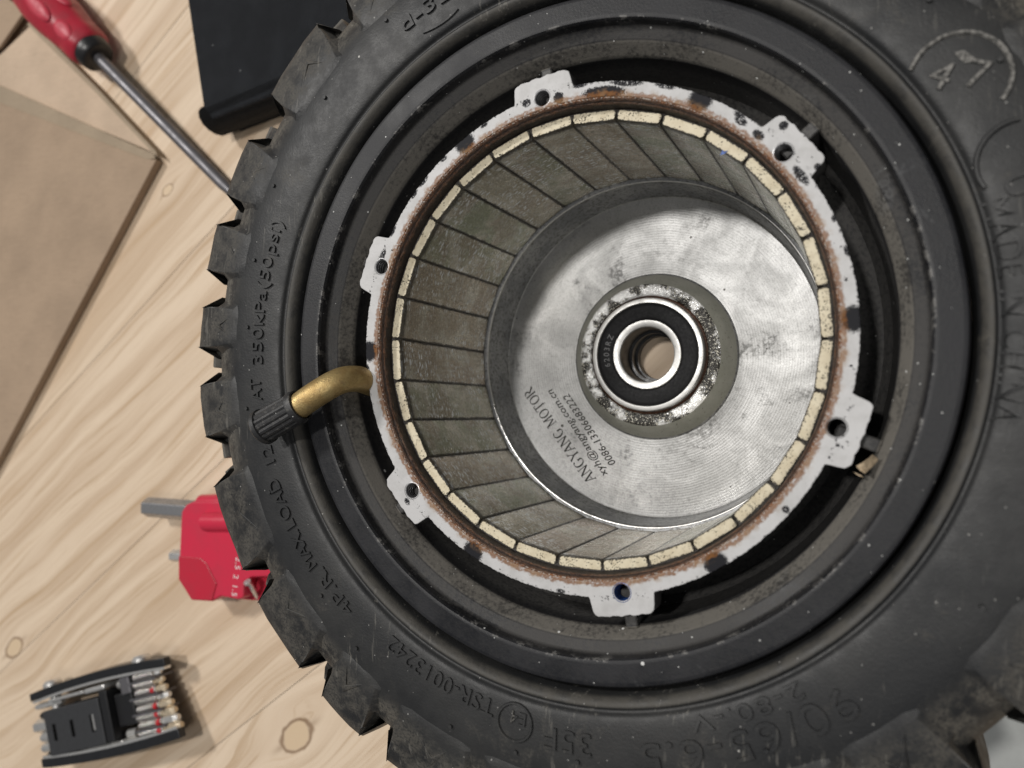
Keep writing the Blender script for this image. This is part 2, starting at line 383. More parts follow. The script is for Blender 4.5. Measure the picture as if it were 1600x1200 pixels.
def mat_boss():
    m = Mat('greenish_grey_boss'); n1 = m.noise(0.12, 4); n2 = m.noise(1.2, 4, 0.65)
    col = m.mix(m.step(n1, 0.35, 0.7), (0.36, 0.36, 0.31), (0.44, 0.435, 0.385))
    col = m.mix(m.mul(m.step(n2, 0.60, 0.68), 0.6), col, (0.07, 0.065, 0.05))
    return m.out(col, 0.42, 0.35, m.bump(n2, 0.06))
BOSS = mat_boss()
def mat_crust():
    m = Mat('greasy_bright_seat'); n1 = m.noise(0.17, 3, 0.5); n2 = m.noise(1.5, 5, 0.7, dist=0.8)
    g = m.step(m.add(m.mul(n1, 0.75), m.mul(n2, 0.45)), 0.575, 0.615)
    col = m.mix(g, (0.95, 0.95, 0.94), (0.02, 0.018, 0.015))
    col = m.mix(m.mul(m.mul(g, m.step(n2, 0.56, 0.6)), 1.0), col, (0.75, 0.72, 0.62))
    return m.out(col, m.mix(g, (0.22, 0.22, 0.22), (0.35, 0.35, 0.35)), m.math('SUBTRACT', 0.32, m.mul(g, 0.3)), m.bump(m.add(m.mul(n2, 1.0), m.mul(g, 0.6)), 0.35))
CRUST = mat_crust()
STEEL = simple('ground_bearing_steel', (0.52, 0.515, 0.50), 0.42, 0.75, 0.5, 0.1, 0.02)
SHINE = simple('bright_plated_steel', (0.74, 0.73, 0.71), 0.34, 0.75, 0.5, 0.2, 0.03)
THREAD = simple('thread_steel', (0.42, 0.42, 0.43), 0.35, 0.8, 0.6, 0.3, 0.03)
GRIME = simple('rusty_gap', (0.09, 0.035, 0.014), 0.6, 0, 1.2, 0.7, 0.1)
SEAL = simple('black_seal_rubber', (0.011, 0.011, 0.012), 0.55, 0, 1.2, 0.25, 0.05, **{'Specular IOR Level': 0.15})
SEALTEXT = simple('seal_lettering', (0.085, 0.085, 0.088), 0.4, 0, 1.2, 0.2)
BLUE = simple('blue_threadlocker', (0.008, 0.055, 0.24), 0.35, 0.2, 1.5, 0.5)
INK = simple('engraved_grey', (0.045, 0.043, 0.038), 0.6, 0.2, 2.0, 0.4)
BRASS = None
def mat_brass():
    m = Mat('tarnished_brass'); n1 = m.noise(0.22, 5, 0.6); n2 = m.noise(1.4, 4, 0.65)
    col = m.mix(m.step(n1, 0.35, 0.68), (0.50, 0.37, 0.165), (0.36, 0.245, 0.10))
    col = m.mix(m.mul(m.step(n2, 0.56, 0.7), 0.5), col, (0.16, 0.105, 0.05))
    x, y, z = m.xyz(); col = m.mix(m.mul(m.specks(0.8, 0.14, 0.3), 0.7), col, (0.08, 0.05, 0.025))
    col = m.mix(m.mul(m.step(m.noise(0.5, 5, 0.7), 0.56, 0.64), 0.5), col, (0.26, 0.185, 0.10))
    return m.out(col, m.step(n1, 0.3, 0.7, 0.40, 0.56), 0.7, m.bump(n2, 0.12))
BRASS = mat_brass()
CAPM = simple('black_cap_plastic', (0.022, 0.022, 0.023), 0.42, 0, 1.6, 0.35, 0.12)
def mat_dustcap():
    m = Mat('dusty_cap_plastic'); n1 = m.noise(0.5, 5, 0.65)
    col = m.mix(m.mul(m.step(n1, 0.52, 0.72), 0.35), (0.02, 0.02, 0.021), (0.2, 0.19, 0.17))
    col = m.mix(m.specks(0.7, 0.12, 0.25), col, (0.6, 0.6, 0.58))
    return m.out(col, 0.5, 0, m.bump(n1, 0.15))
CAPM = mat_dustcap()

GR = math.radians(37.2)                       # direction of the wood grain on the bench
def mat_wood():
    m = Mat('pine_board'); geo = m.nt.nodes.new('ShaderNodeNewGeometry')
    p = m.vm('SCALE', geo.outputs['Position'], scale=1000)
    u, v, w = m.xyz(m.map(p, rot=(0, 0, -GR))); rnd = m.info.outputs['Random']
    off = m.mul(rnd, 900.0)
    ring = None; dark = None; disp = None
    for (kx, ky, R) in ((262, 297, 2.6), (463, 1150, 6.6), (22, 1012, 5.0)):
        q = P(kx, ky, -ZT); uu = q.x*math.cos(GR)+q.y*math.sin(GR); vv = -q.x*math.sin(GR)+q.y*math.cos(GR)
        du = m.mul(m.math('SUBTRACT', u, uu), 0.62); dv = m.math('SUBTRACT', v, vv)
        d = m.math('SQRT', m.add(m.mul(du, du), m.mul(dv, dv)))
        g = m.math('EXPONENT', m.mul(m.mul(d, d), -1.0/(R*R*14)))
        t = m.mul(m.mul(dv, g), -0.85); disp = t if disp is None else m.add(disp, t)
        dn = m.add(d, m.mul(m.math('SUBTRACT', m.noise(0.12, 2, 0.5, p), 0.5), R*0.5))
        wing = m.mul(m.math('EXPONENT', m.mul(m.mul(dv, dv), -1.0/(R*R*0.05))), m.mul(m.step(m.math('ABSOLUTE', du), R*2.0, R*0.8), 0.6))
        a = m.step(dn, R*0.84, R*0.78); b = m.mx(m.mul(m.step(dn, R*0.76, R*0.9), m.step(dn, R*1.12, R*0.94)), m.mul(wing, m.step(dn, R*0.8, R*0.9)))
        ring = a if ring is None else m.mx(ring, a); dark = b if dark is None else m.mx(dark, b)
    wu = m.noise(1, 3, 0.5, m.vec(m.add(m.mul(u, 0.0052), off), m.mul(v, 0.016), off))
    v2 = m.add(m.add(v, disp), m.mul(m.math('SUBTRACT', wu, 0.5), 30.0))
    bands = m.noise(1, 3, 0.55, m.vec(m.add(m.mul(u, 0.0035), off), m.mul(v2, 0.085), off))
    saw = m.math('FRACT', m.add(m.mul(v2, 0.105), m.mul(bands, 1.6)))
    late = m.mul(m.step(saw, 0.45, 0.93), m.step(saw, 1.0, 0.95))
    mid = m.noise(1, 4, 0.6, m.vec(m.add(m.mul(u, 0.01), off), m.mul(v2, 0.33), off))
    fib = m.noise(1, 4, 0.7, m.vec(m.mul(u, 0.035), m.mul(v2, 1.7), off))
    col = m.mix(m.step(bands, 0.38, 0.66), (0.68, 0.55, 0.415), (0.54, 0.41, 0.29))
    col = m.mix(m.mul(late, m.step(mid, 0.42, 0.68, 0.03, 0.60)), col, (0.40, 0.275, 0.165))
    col = m.mix(m.mul(m.step(mid, 0.54, 0.72), 0.5), col, (0.46, 0.315, 0.185))
    col = m.mix(m.mul(m.step(fib, 0.55, 0.75), 0.34), col, (0.36, 0.245, 0.14))
    crisp = m.noise(1, 5, 0.75, m.vec(m.add(m.mul(u, 0.012), off), m.mul(v2, 0.9), off)); col = m.mix(m.mul(m.step(crisp, 0.58, 0.66), 0.6), col, (0.38, 0.25, 0.135))
    col = m.mix(m.mul(m.step(crisp, 0.42, 0.34), 0.35), col, (0.68, 0.55, 0.43))
    col = m.mix(m.step(rnd, 0, 1, 0.0, 0.16), col, (0.46, 0.32, 0.19))
    hole = m.specks(0.022, 0.03, 0.5, p)
    col = m.mix(m.mul(hole, 0.7), col, (0.12, 0.07, 0.035))
    col = m.mix(ring, col, (0.60, 0.46, 0.31)); col = m.mix(m.mul(dark, 0.75), col, (0.16, 0.085, 0.038))
    return m.out(col, m.step(mid, 0.3, 0.7, 0.50, 0.62), 0, m.bump(m.add(fib, m.mul(late, 0.5)), 0.12), **{'Specular IOR Level': 0.35})
WOOD = mat_wood()
def mat_card(name, col, amt=0.25):
    m = Mat(name); n1 = m.noise(0.03, 5); n2 = m.noise(0.7, 5, 0.6, m.map(m.co, (0.35, 1, 1)))
    c = m.mix(m.step(n1, 0.35, 0.68), col, tuple(x*0.86 for x in col))
    c = m.mix(m.mul(m.step(n2, 0.5, 0.75), amt), c, tuple(x*0.62 for x in col))
    c = m.mix(m.mul(m.specks(0.16, 0.06, 0.4), 0.55), c, (0.14, 0.095, 0.06))
    fibre = m.noise(1, 4, 0.7, m.map(m.co, (0.10, 1.6, 1), (0, 0, 0.9))); c = m.mix(m.mul(m.step(fibre, 0.56, 0.70), 0.35), c, tuple(min(x*1.3, 0.9) for x in col)); c = m.mix(m.mul(m.step(fibre, 0.44, 0.32), 0.3), c, tuple(x*0.6 for x in col))
    return m.out(c, 0.78, 0, m.bump(m.add(m.mul(n2, 0.3), m.mul(m.noise(0.025, 3, 0.5), 6.0)), 0.5), **{'Specular IOR Level': 0.2})
CARD = mat_card('brown_cardboard', (0.355, 0.262, 0.185))
CARDIN = mat_card('pale_cardboard', (0.52, 0.40, 0.295), 0.2)
CARDEDGE = mat_card('cardboard_crease', (0.335, 0.265, 0.19))
def mat_fabric():
    m = Mat('black_woven_fabric'); x, y, z = m.xyz()
    wv = m.mul(m.math('SINE', m.mul(m.add(x, y), 5.2)), m.math('SINE', m.mul(m.math('SUBTRACT', x, y), 5.2)))
    n = m.noise(0.08, 5)
    col = m.mix(m.step(n, 0.35, 0.7), (0.010, 0.0115, 0.0145), (0.016, 0.018, 0.022))
    col = m.mix(m.mul(m.specks(0.12, 0.045, 0.4), 0.7), col, (0.3, 0.3, 0.3))
    return m.out(col, 0.82, 0, m.bump(m.add(wv, m.noise(0.8, 4)), 0.22), **{'Specular IOR Level': 0.3})
FABRIC = mat_fabric()
RIB = simple('black_ribbed_trim', (0.03, 0.03, 0.031), 0.5, 0, 0.5, 0.3, 0.1)
RED = simple('red_plastic', (0.56, 0.026, 0.062), 0.36, 0, 0.1, 0.12, 0.03)
REDDARK = simple('red_plastic_plate', (0.47, 0.018, 0.042), 0.40, 0, 0.1, 0.12, 0.03)
GRIP = simple('red_grip', (0.36, 0.014, 0.032), 0.44, 0, 0.15, 0.2, 0.05)
GRIPPAD = simple('raised_red_grip_pad', (0.47, 0.035, 0.062), 0.5, 0, 0.4, 0.15, 0.05)
BLKPL = simple('black_plastic', (0.012, 0.012, 0.013), 0.38, 0, 0.3, 0.25, 0.04)
ANOD = simple('black_anodised_metal', (0.026, 0.027, 0.030), 0.36, 0.4, 0.3, 0.25, 0.03)
SOCK = simple('dark_grey_tool_block', (0.042, 0.043, 0.046), 0.45, 0.2, 0.3, 0.2, 0.04)
SHAFT = simple('grey_chrome_shaft', (0.17, 0.165, 0.175), 0.45, 0.6, 0.2, 0.2, 0.02)
REDDOT = simple('red_ink', (0.45, 0.01, 0.015), 0.5, 0, 1, 0.2)
WHITEINK = simple('white_ink', (0.80, 0.72, 0.72), 0.6, 0, 2, 0.25)
SHEET = simple('pale_grey_sheet', (0.50, 0.515, 0.50), 0.6, 0, 0.06, 0.2, 0.1)
CHIPM = simple('beige_chip', (0.58, 0.45, 0.30), 0.7, 0, 0.7, 0.45, 0.5)

# ------------------------------------------------------------------ workbench (setting)
bench_z = -ZT
bench = bpy.data.objects.new('workbench', None)
bvs, bfs = box_pts((-900, -900, bench_z-46), (1800, 0, 0), (0, 1800, 0), (0, 0, 24))
bench = link('workbench', mesh('workbench', bvs, bfs, off=Vector((0, 0, -ZT))), None, simple('bench_core', (0.3, 0.22, 0.14), 0.7), smooth=0)
tag(bench, kind='structure')
ref = P(187, 518, bench_z); vref = -ref.x*math.sin(GR)+ref.y*math.cos(GR)
widths = [104, 98, 112, 96, 108, 100]
edges = [vref]
i = 0
while edges[-1] < 800: edges.append(edges[-1]+widths[i % 6]); i += 1
lo = [vref]; i = 3
while lo[-1] > -800: lo.append(lo[-1]-widths[i % 6]); i += 1
edges = sorted(set(lo+edges))
for a, b in zip(edges[:-1], edges[1:]):
    L = 1700; wv = (b-a)/2-0.22
    vs = [(-L/2, -wv, 0), (L/2, -wv, 0), (L/2, wv, 0), (-L/2, wv, 0)]
    o = link('board', mesh('board', *prism([Vector(v) for v in vs], 21.5)), bench, WOOD, smooth=0, bevel=0.35, bseg=1)
    c = (a+b)/2
    o.location = (-c*math.sin(GR)*MM, c*math.cos(GR)*MM, 0+ZT*MM-0.092); o.rotation_euler = (0, 0, GR)
bench.location = (0, 0, 0)

# ------------------------------------------------------------------ the wheel
wheel = thing('hub_motor_wheel', (0, 0, -ZT), 'black knobby tyre wheel with opened hub motor lying flat on the wooden bench', 'wheel')
def wpart(name, vf, parent, mat, **k):
    return pobj(name, vf[0], vf[1], parent, mat, **k)

# tyre body: section swept round the axle
sec = [(93.8, -4), (94.3, 0.5), (95.0, 3.6), (96.0, 5.0), (97.2, 5.4), (97.9, 4.7), (98.6, 4.9), (99.6, 6.0), (103, 6.5), (109, 6.5), (115, 5.9), (120, 4.5), (125, 2.2), (130, -1.3), (133.2, -6.5), (135, -15), (136, -26), (136.6, -36), (136.8, -43)]
top = spline([Vector((r, z, 0)) for r, z in sec], 3)
prof = [(p.x, p.y) for p in top]
full = prof+[(r, -86-z) for r, z in reversed(prof[:-1])]
def zbody(r):
    for (r0, z0), (r1, z1) in zip(prof[:-1], prof[1:]):
        if r0 <= r <= r1 and r1 > r0: return z0+(z1-z0)*(r-r0)/(r1-r0)
    return prof[-1][1]
tyre = wpart('tyre', lathe(full, 240), wheel, RUBBER, smooth=60)

# shoulder knobs, each a block of its own
known = [(136.2, 5.7), (153, 4.1), (164.8, 3.3), (176.3, 2.9), (188.3, 3.7), (205.2, 6.2), (221.6, 5.3), (235.2, 3.6), (249.0, 5.6)]
knobs = list(known); a = 249.0; W = [4.6, 3.5, 5.4, 3.6, 4.4]; i = 0
rest = 360-249+136.2; nrest = 17; pitch = rest/(nrest+1)
REST = [261, 273, 285, 297, 308, 324.5, 337, 350, 2.8, 15.5, 28.5, 41.5, 54.5, 67.5, 80.5, 93.5, 107.5, 121.5]
for k, ra_ in enumerate(REST): knobs.append((ra_, W[(k+1) % 5] if ra_ not in (308, 324.5) else 4.6))
kp = [(116.5, 5.2), (119.5, 5.75), (128, 3.6), (136.2, 0.9), (139.2, -0.7), (141.2, -3.6), (143.0, -14), (144.6, -28), (145.2, -43), (144.6, -58), (143.0, -72), (141.2, -82.4), (139.2, -85.3), (128, -89.6), (116.5, -91.2)]
def knob_mesh(a, hw, rnd):
    vs, fs = [], []; nt = 4; n = len(kp)
    def pt(r, z, t, drop, wide):
        ang = math.radians(a+t*(hw+wide)); return (r-drop*0.75)*math.cos(ang), (r-drop*0.75)*math.sin(ang), z
    for i in range(nt+1):
        t = -1+2*i/nt
        for j, (r, z) in enumerate(kp):
            e = 1.1 if 3 <= j <= 6 else 0.8; jr, jz = rnd.uniform(-.24, .24)*e, rnd.uniform(-.2, .2)*e
            k = 0.75 if j == 0 else 1.0
            vs.append(pt(r+jr, z+jz, t*k, 0, 0 if 1 < j else -hw*0.08))
    base = len(vs)
    for i in range(nt+1):
        t = -1+2*i/nt
        for j, (r, z) in enumerate(kp):
            if j < 4: rr, zz = r-0.4, zbody(r)-1.3
            elif j > len(kp)-4: rr, zz = r-1, -86-zbody(r-1)+1.3
            else: rr, zz = 132.5, z*0.985-1.5
            ang = math.radians(a+t*(hw+1.7)); vs.append((rr*math.cos(ang), rr*math.sin(ang), zz))
    idx = lambda i, j, b=0: b+i*n+j
    for i in range(nt):
        for j in range(n-1):
            fs.append((idx(i, j), idx(i+1, j), idx(i+1, j+1), idx(i, j+1)))
    for j in range(n-1):
        fs.append((idx(0, j), idx(0, j+1), idx(0, j+1, base), idx(0, j, base)))
        fs.append((idx(nt, j), idx(nt, j, base), idx(nt, j+1, base), idx(nt, j+1)))
    for i in range(nt):
        fs.append((idx(i, 0), idx(i, 0, base), idx(i+1, 0, base), idx(i+1, 0)))
        fs.append((idx(i, n-1), idx(i+1, n-1), idx(i+1, n-1, base), idx(i, n-1, base)))
    # sharp raised fin with two barbs on the face of the knob
    def face(r, da, up):
        ang = math.radians(a+da); r0 = r
        zz = next((z0+(z1-z0)*(r-r0_)/(r1-r0_) for (r0_, z0), (r1, z1) in zip(kp[:6], kp[1:6]) if r0_ <= r <= r1), 0)
        return (r*math.cos(ang), r*math.sin(ang), zz+up)
    b = len(vs); w = hw*.6
    hk = rnd.uniform(.25, .95); o_ = rnd.uniform(-1.5, 1.0); sk = rnd.uniform(-.25, .25)*hw
    pts = [(130.5+o_, sk, .75*hk), (127.3+o_, sk, .85*hk), (120.5+o_, w, .05), (120.8+o_, -w*rnd.uniform(.8, 1.1), .05)]
    vs += [face(r, d, u) for r, d, u in pts]+[face(r, d, -.3) for r, d, u in pts]
    fs += [(b, b+2, b+1), (b, b+1, b+3), (b, b+4, b+6, b+2), (b+2, b+6, b+5, b+1), (b+1, b+5, b+7, b+3), (b+3, b+7, b+4, b)]
    # moulding nub
    return vs, fs
for k, (a, hw) in enumerate(knobs):
    rnd = random.Random(k)
    wpart('tread_knob', knob_mesh(a, hw, rnd), tyre, KNOB, smooth=50, bevel=1.25, bseg=3)
# lower blocks of the next tread row, seen between the shoulder knobs
def low_block(a, hw, rnd):
    vs = []
    for (r, z, k) in ((127, -4.0, 1.4), (136.0, -6.5, 1.1), (142.5, -10.5, .9), (144.2, -40, .9), (131, -40, 1.3)):
        for t in (-1, 1):
            ang = math.radians(a+t*hw*k); vs.append(((r+rnd.uniform(-.3, .3))*math.cos(ang), r*math.sin(ang), z+rnd.uniform(-.4, .4)))
    fs = [(2*i, 2*i+1, 2*i+3, 2*i+2) for i in range(4)]+[(8, 9, 1, 0), (0, 2, 4, 6, 8), (1, 9, 7, 5, 3)]
    return vs, fs
lows = [(147.4, 1.6), (160.2, 1.7), (180.2, 1.7), (193.2, 1.9), (197.9, 1.2), (214.9, 1.4), (230.3, 1.4), (243, 1.6), (129.5, 1.4)]
for k, ra_ in enumerate(REST):
    if ra_ != 324.5: lows.append((ra_-6.2, 1.7))
for k, (a, hw) in enumerate(lows):
    wpart('tread_block', low_block(a, hw, random.Random(90+k)), tyre, KNOB, smooth=32, bevel=0.5, bseg=2)
# rubber nubs left by the mould
nubs = []
for a, hw in knobs:
    rr = 112.5+random.uniform(-1.5, 2); ang = math.radians(a+random.uniform(-2.5, 2.5))
    nubs.append(tube([(rr*math.cos(ang), rr*math.sin(ang), zbody(rr)-.4), (rr*math.cos(ang), rr*math.sin(ang), zbody(rr)+.75)], [.75, .55], 8))
wpart('mould_nubs', merge(*nubs), tyre, RUBBER)['kind'] = 'stuff'

# raised lettering, bent round the sidewall
def arc_text(s, a_start, r0, size, ext=0.55, spacing=1.05, offset=0.0, lift=0.1, surf=zbody, shear=0):
    vs, fs = text_mesh(s, size, ext, shear, offset, spacing)
    out = []
    for x, y, z in vs:
        r = r0+y; a = math.radians(a_start)-x/(r0+size*.35)
        out.append((r*math.cos(a), r*math.sin(a), surf(r)+lift+z))
    return out, fs
def ang(px, py, z=6.2):
    q = P(px, py, z); return math.degrees(math.atan2(q.y, q.x)) % 360
LET = [('4P.R.', (545, 962), (504, 886), 6.0), ('MAX.', (488, 892), (464, 828), 6.0), ('LOAD', (456, 828), (430, 748), 6.2), ('12', (427, 730), (417, 698), 6.0), ('AT', (404, 626), (400, 592), 6.4),
       ('350kPa(50psi)', (401, 572), (440, 346), 6.4), ('TSR-0013242', (774, 1106), (609, 1002), 6.6), ('35F', (928, 1163), (852, 1152), 8.5), ('90/65-6.5', (1335, 1088), (1003, 1185), 10.5),
       ('2-80.-V', (1255, 1074), (1080, 1132), 5.6), ('MADE IN CHINA', (1553, 308), (1568, 662), 7.4), ('U', (1590, 270), (1594, 305), 8.0), ('d-3L', (628, 46), (704, -14), 6.4)]
for s, p0, p1, size in LET:
    a0, a1 = ang(*p0), ang(*p1); q0, q1 = P(*p0, 6.2), P(*p1, 6.2)
    rm = (math.hypot(q0.x, q0.y)+math.hypot(q1.x, q1.y))/2; r0 = rm-size*.35
    da = (a0-a1) % 360
    vs, fs = text_mesh(s, size, 0.5, 0, 0.0, 1.05); w = max(v[0] for v in vs)
    out = []
    for x, y, z in vs:
        r = r0+y; a = math.radians(a0-da*x/w); out.append((r*math.cos(a), r*math.sin(a), zbody(r)+0.12+z))
    wpart('raised_lettering', (out, fs), tyre, RUBBER, smooth=20)
# raised rings of the sidewall marks: E mark, worn arrow mark, oval badge
def ring_mark(px, py, rad, a0, a1, w=0.45, ry=1.0):
    c = P(px, py, 6.3); pts = []
    for k in range(33):
        t = math.radians(a0+(a1-a0)*k/32); x, y = c.x+rad*math.cos(t), c.y+rad*ry*math.sin(t)
        pts.append((x, y, zbody(min(max(math.hypot(x, y), 94), 138))+0.15))
    return tube(pts, w, 6)
wpart('mark_ring', ring_mark(805, 1128, 5.0, 0, 359), tyre, RUBBER)
def mat_chalk():
    m = Mat('scuffed_rubber'); n = m.noise(0.9, 4, 0.7)
    return m.out(m.mix(m.step(n, 0.4, 0.6), (0.06, 0.058, 0.054), (0.20, 0.192, 0.178)), 0.8, 0)
CHALK = mat_chalk()
wpart('mark_ring', ring_mark(1499, 122, 10.2, -38, 160, 0.55), tyre, CHALK)
wpart('mark_line', ring_mark(640, 5, 19, -75, -30, 0.35, 0.55), tyre, RUBBER)
def flat_on(ch, px, py, size, rot, mat):
    vs, fs = text_mesh(ch, size, 0.45, 0, 0.0); w = max(v[0] for v in vs); c = P(px, py, 6.3); ca, sa = math.cos(math.radians(rot)), math.sin(math.radians(rot))
    out = []
    for x, y, z in vs:
        x -= w/2; y -= size*.35; X, Y = c.x+x*ca-y*sa, c.y+x*sa+y*ca
        out.append((X, Y, zbody(min(max(math.hypot(X, Y), 94), 138))+.12+z))
    wpart('raised_lettering', (out, fs), tyre, mat, smooth=20)
flat_on('4', 1470, 118, 9.0, -28, CHALK)
flat_on('7', 1527, 116, 9.0, -20, CHALK)
wpart('mark_arrow', prism([P(1492, 82, 6.9), P(1506, 78, 6.9), P(1523, 90, 6.7), P(1520, 97, 6.7), P(1508, 98, 6.8), P(1497, 90, 6.9)], 1.0), tyre, CHALK, smooth=0)
wpart('mark_line', ring_mark(1600, 250, 9, 95, 215, 0.6), tyre, RUBBER)
wpart('raised_lettering', arc_text('E4', 262.7, 102.3, 5.0, 0.4), tyre, RUBBER, smooth=20)

# rim
rp = [(91.0, -14), (92.9, -8), (93.0, 2.6), (92.4, 3.6), (91.6, 3.9), (86.4, 4.1), (85.7, 3.9), (85.3, 3.2), (85.1, 0.6), (84.6, 0.0), (81.9, -1.3), (81.4, -1.9), (79.3, -5.6), (78.9, -6.8), (78.6, -12), (77.6, -22), (75.5, -26), (72, -27.5), (69.4, -28)]
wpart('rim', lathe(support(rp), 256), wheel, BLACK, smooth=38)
# motor housing with six drilled lugs
def flange_curve():
    cu = bpy.data.curves.new('flange', 'CURVE'); cu.dimensions = '2D'; cu.fill_mode = 'BOTH'; cu.extrude = 3.6*MM; cu.bevel_depth = 0.22*MM; cu.bevel_resolution = 1
    def poly(pts):
        s = cu.splines.new('POLY'); s.points.add(len(pts)-1)
        for p, (x, y) in zip(s.points, pts): p.co = (x*MM, y*MM, 0, 1)
        s.use_cyclic_u = True
    tabs = [(99.0, 6.9, 7.1), (39.2, 7.0, 7.2), (339.3, 6.9, 7.2), (279.1, 7.0, 7.2), (219.6, 7.1, 7.0), (159.4, 6.6, 6.8)]
    out = []; N = 1080
    for k in range(N):
        a = 360*k/N; r = 70.0
        for c, h0, h1 in tabs:
            d = (a-c+180) % 360-180
            if abs(d) < 8.6:
                # flat-topped lug with short flanks and rounded corners
                f = min(max((7.45-abs(d))/1.25, 0), 1); f = f*f*(3-2*f)
                rr = 75.0/math.cos(math.radians(d*0.75))-0.34*(abs(d) > 4.8)*(abs(d)-4.8)**2
                rr += 0.12*math.sin(d*2.3+c)
                r = max(r, 70.0+(rr-70.0)*f)
        r += 0.06*math.sin(a*1.7)+0.05*math.sin(a*5.1+1)
        out.append((r*math.cos(math.radians(a)), r*math.sin(math.radians(a))))
    poly(out)
    poly([(66.2*math.cos(2*PI*k/240), 66.2*math.sin(2*PI*k/240)) for k in range(240)])
    for k in range(6):
        a = math.radians(39.4+60*k); cx, cy = 69.1*math.cos(a), 69.1*math.sin(a)
        poly([(cx+2.45*math.cos(2*PI*j/28), cy+2.45*math.sin(2*PI*j/28)) for j in range(28)])
    o = bpy.data.objects.new('flange', cu); C.objects.link(o); bpy.context.view_layer.update()
    me = bpy.data.meshes.new_from_object(o.evaluated_get(bpy.context.evaluated_depsgraph_get()))
    bpy.data.objects.remove(o)
    for v in me.vertices: v.co.z += (ZT-3.82)*MM
    return me
fm = flange_curve(); fm.materials.clear(); fm.materials.append(FLANGE); fm.materials.append(BLACK)
for pl in fm.polygons: pl.material_index = 0 if pl.normal.z > 0.3 else 1
housing = link('motor_housing', fm, wheel, None, smooth=30)
wpart('housing_barrel', lathe([(69.7, -7.5), (69.5, -30), (68.8, -84), (60, -88), (10.2, -88)], 160), housing, BLACK)
for k in range(6):
    a = math.radians(39.4+60*k); u = Vector((math.cos(a), math.sin(a), 0)); t = Vector((-u.y, u.x, 0))
    # post under the lug and rib out to the rim
    wpart('lug_post', box_pts(u*68.5-t*5.4+Vector((0, 0, -29)), u*5.6, t*10.8, (0, 0, 21.4)), housing, BLACK, bevel=1.2)
    off = {0: 1.0, 1: -1.0, 2: 0.3, 3: .2, 4: -.3, 5: -1}[k]
    wpart('rib', box_pts(u*69-t*(1.7-off)+Vector((0, 0, -46)), u*10.6, t*3.4, (0, 0, 41.5)), housing, BLACK, bevel=0.5)
    c = u*69.1
    thr = []
    for j in range(15): thr.append((2.42 if j % 2 else 2.1, -0.5-j*0.55))
    vs, fs = lathe([(2.62, 0.02), (2.50, 0.05), (2.38, -0.1)]+thr+[(2.1, -13), (0.05, -13.6)], 28)
    vs = [(x+c.x, y+c.y, z) for x, y, z in vs]
    h = wpart('threaded_hole', (vs, fs), housing, [THREAD], smooth=60)
    if k == 4:
        h.data.materials.clear(); h.data.materials.append(BLUE); h['label'] = 'threaded hole with blue threadlocker'
    if k == 5:
        h.data.materials.clear(); h.data.materials.append(BLACK); h['label'] = 'plain dark hole'

# rusty back-iron ring that carries the magnets
rr = random.Random(5)
jt = {}
def jit(i, j):
    if (i, j) not in jt: jt[(i, j)] = (rr.uniform(-.12, .12), rr.uniform(-.22, .16) if 0 < j < 6 else 0)
    return jt[(i, j)]
ringp = [(66.35, -1.4), (66.3, -0.30), (65.9, -0.15), (65.5, -0.4), (65.2, -1.1), (65.0, -1.5), (64.75, -1.6), (64.55, -2.6), (64.25, -5), (64.2, -66)]
wpart('back_iron_ring', lathe(ringp, 400, jit), wheel, RUST, smooth=70)
wpart('glue_line', lathe([(64.22, -5.2), (61.3, -6.3), (61.25, -63)], 180), wheel, GLUE)
# thirty magnets
def magnet_mesh():
    def outline(ins, cr, n=4):
        h1, h2 = 6.35-ins, 6.64-ins; x0, x1 = 60.75+ins, 64.0-ins
        cs = [(x0, -h1, 180), (x1, -h2, 270), (x1, h2, 0), (x0, h1, 90)]; pts = []
        for x, y, s in cs:
            ox = cr if x == x0 else -cr; oy = cr if y < 0 else -cr
            for k in range(n+1):
                t = math.radians(s+90*k/n); pts.append((x+ox+cr*math.cos(t), y+oy+cr*math.sin(t)))
        return pts
    L = [(outline(0, .22), -63.2), (outline(0, .22), -6.2), (outline(.05, .6), -5.6), (outline(.22, 1.15), -5.0)]
    vs = []; fs = []; mi = []; n = len(L[0][0])
    for pts, z in L: vs += [(x, y, z) for x, y in pts]
    for l in range(3):
        for k in range(n):
            fs.append((l*n+k, l*n+(k+1) % n, (l+1)*n+(k+1) % n, (l+1)*n+k)); mi.append(0)
    fs.append(tuple(3*n+k for k in range(n))); mi.append(1)
    return mesh('magnet', vs, fs, mi)
mg = magnet_mesh(); mg.materials.append(MAGNET); mg.materials.append(CREAM)
for k in range(30):
    o = link('magnet', mg, wheel, None, smooth=50)
    rk = random.Random(300+k)
    o.rotation_euler = (0, 0, math.radians(3.8+12*k+rk.uniform(-.12, .12)))
    o.location = (rk.uniform(-.08, .08)*MM, rk.uniform(-.08, .08)*MM, ZT*MM+rk.uniform(-.35, .2)*MM)

for (px, py) in ((1131, 239), (1204, 288)):
    q = P(px, py, -4.9)
    wpart('blue_fleck', prism([q+Vector((-1.0, -.5, .06)), q+Vector((.2, -.25, .06)), q+Vector((1.1, .5, .06)), q+Vector((.1, .35, .06)), q+Vector((-.3, .9, .06))], .1), wheel, BLUE, smooth=0)
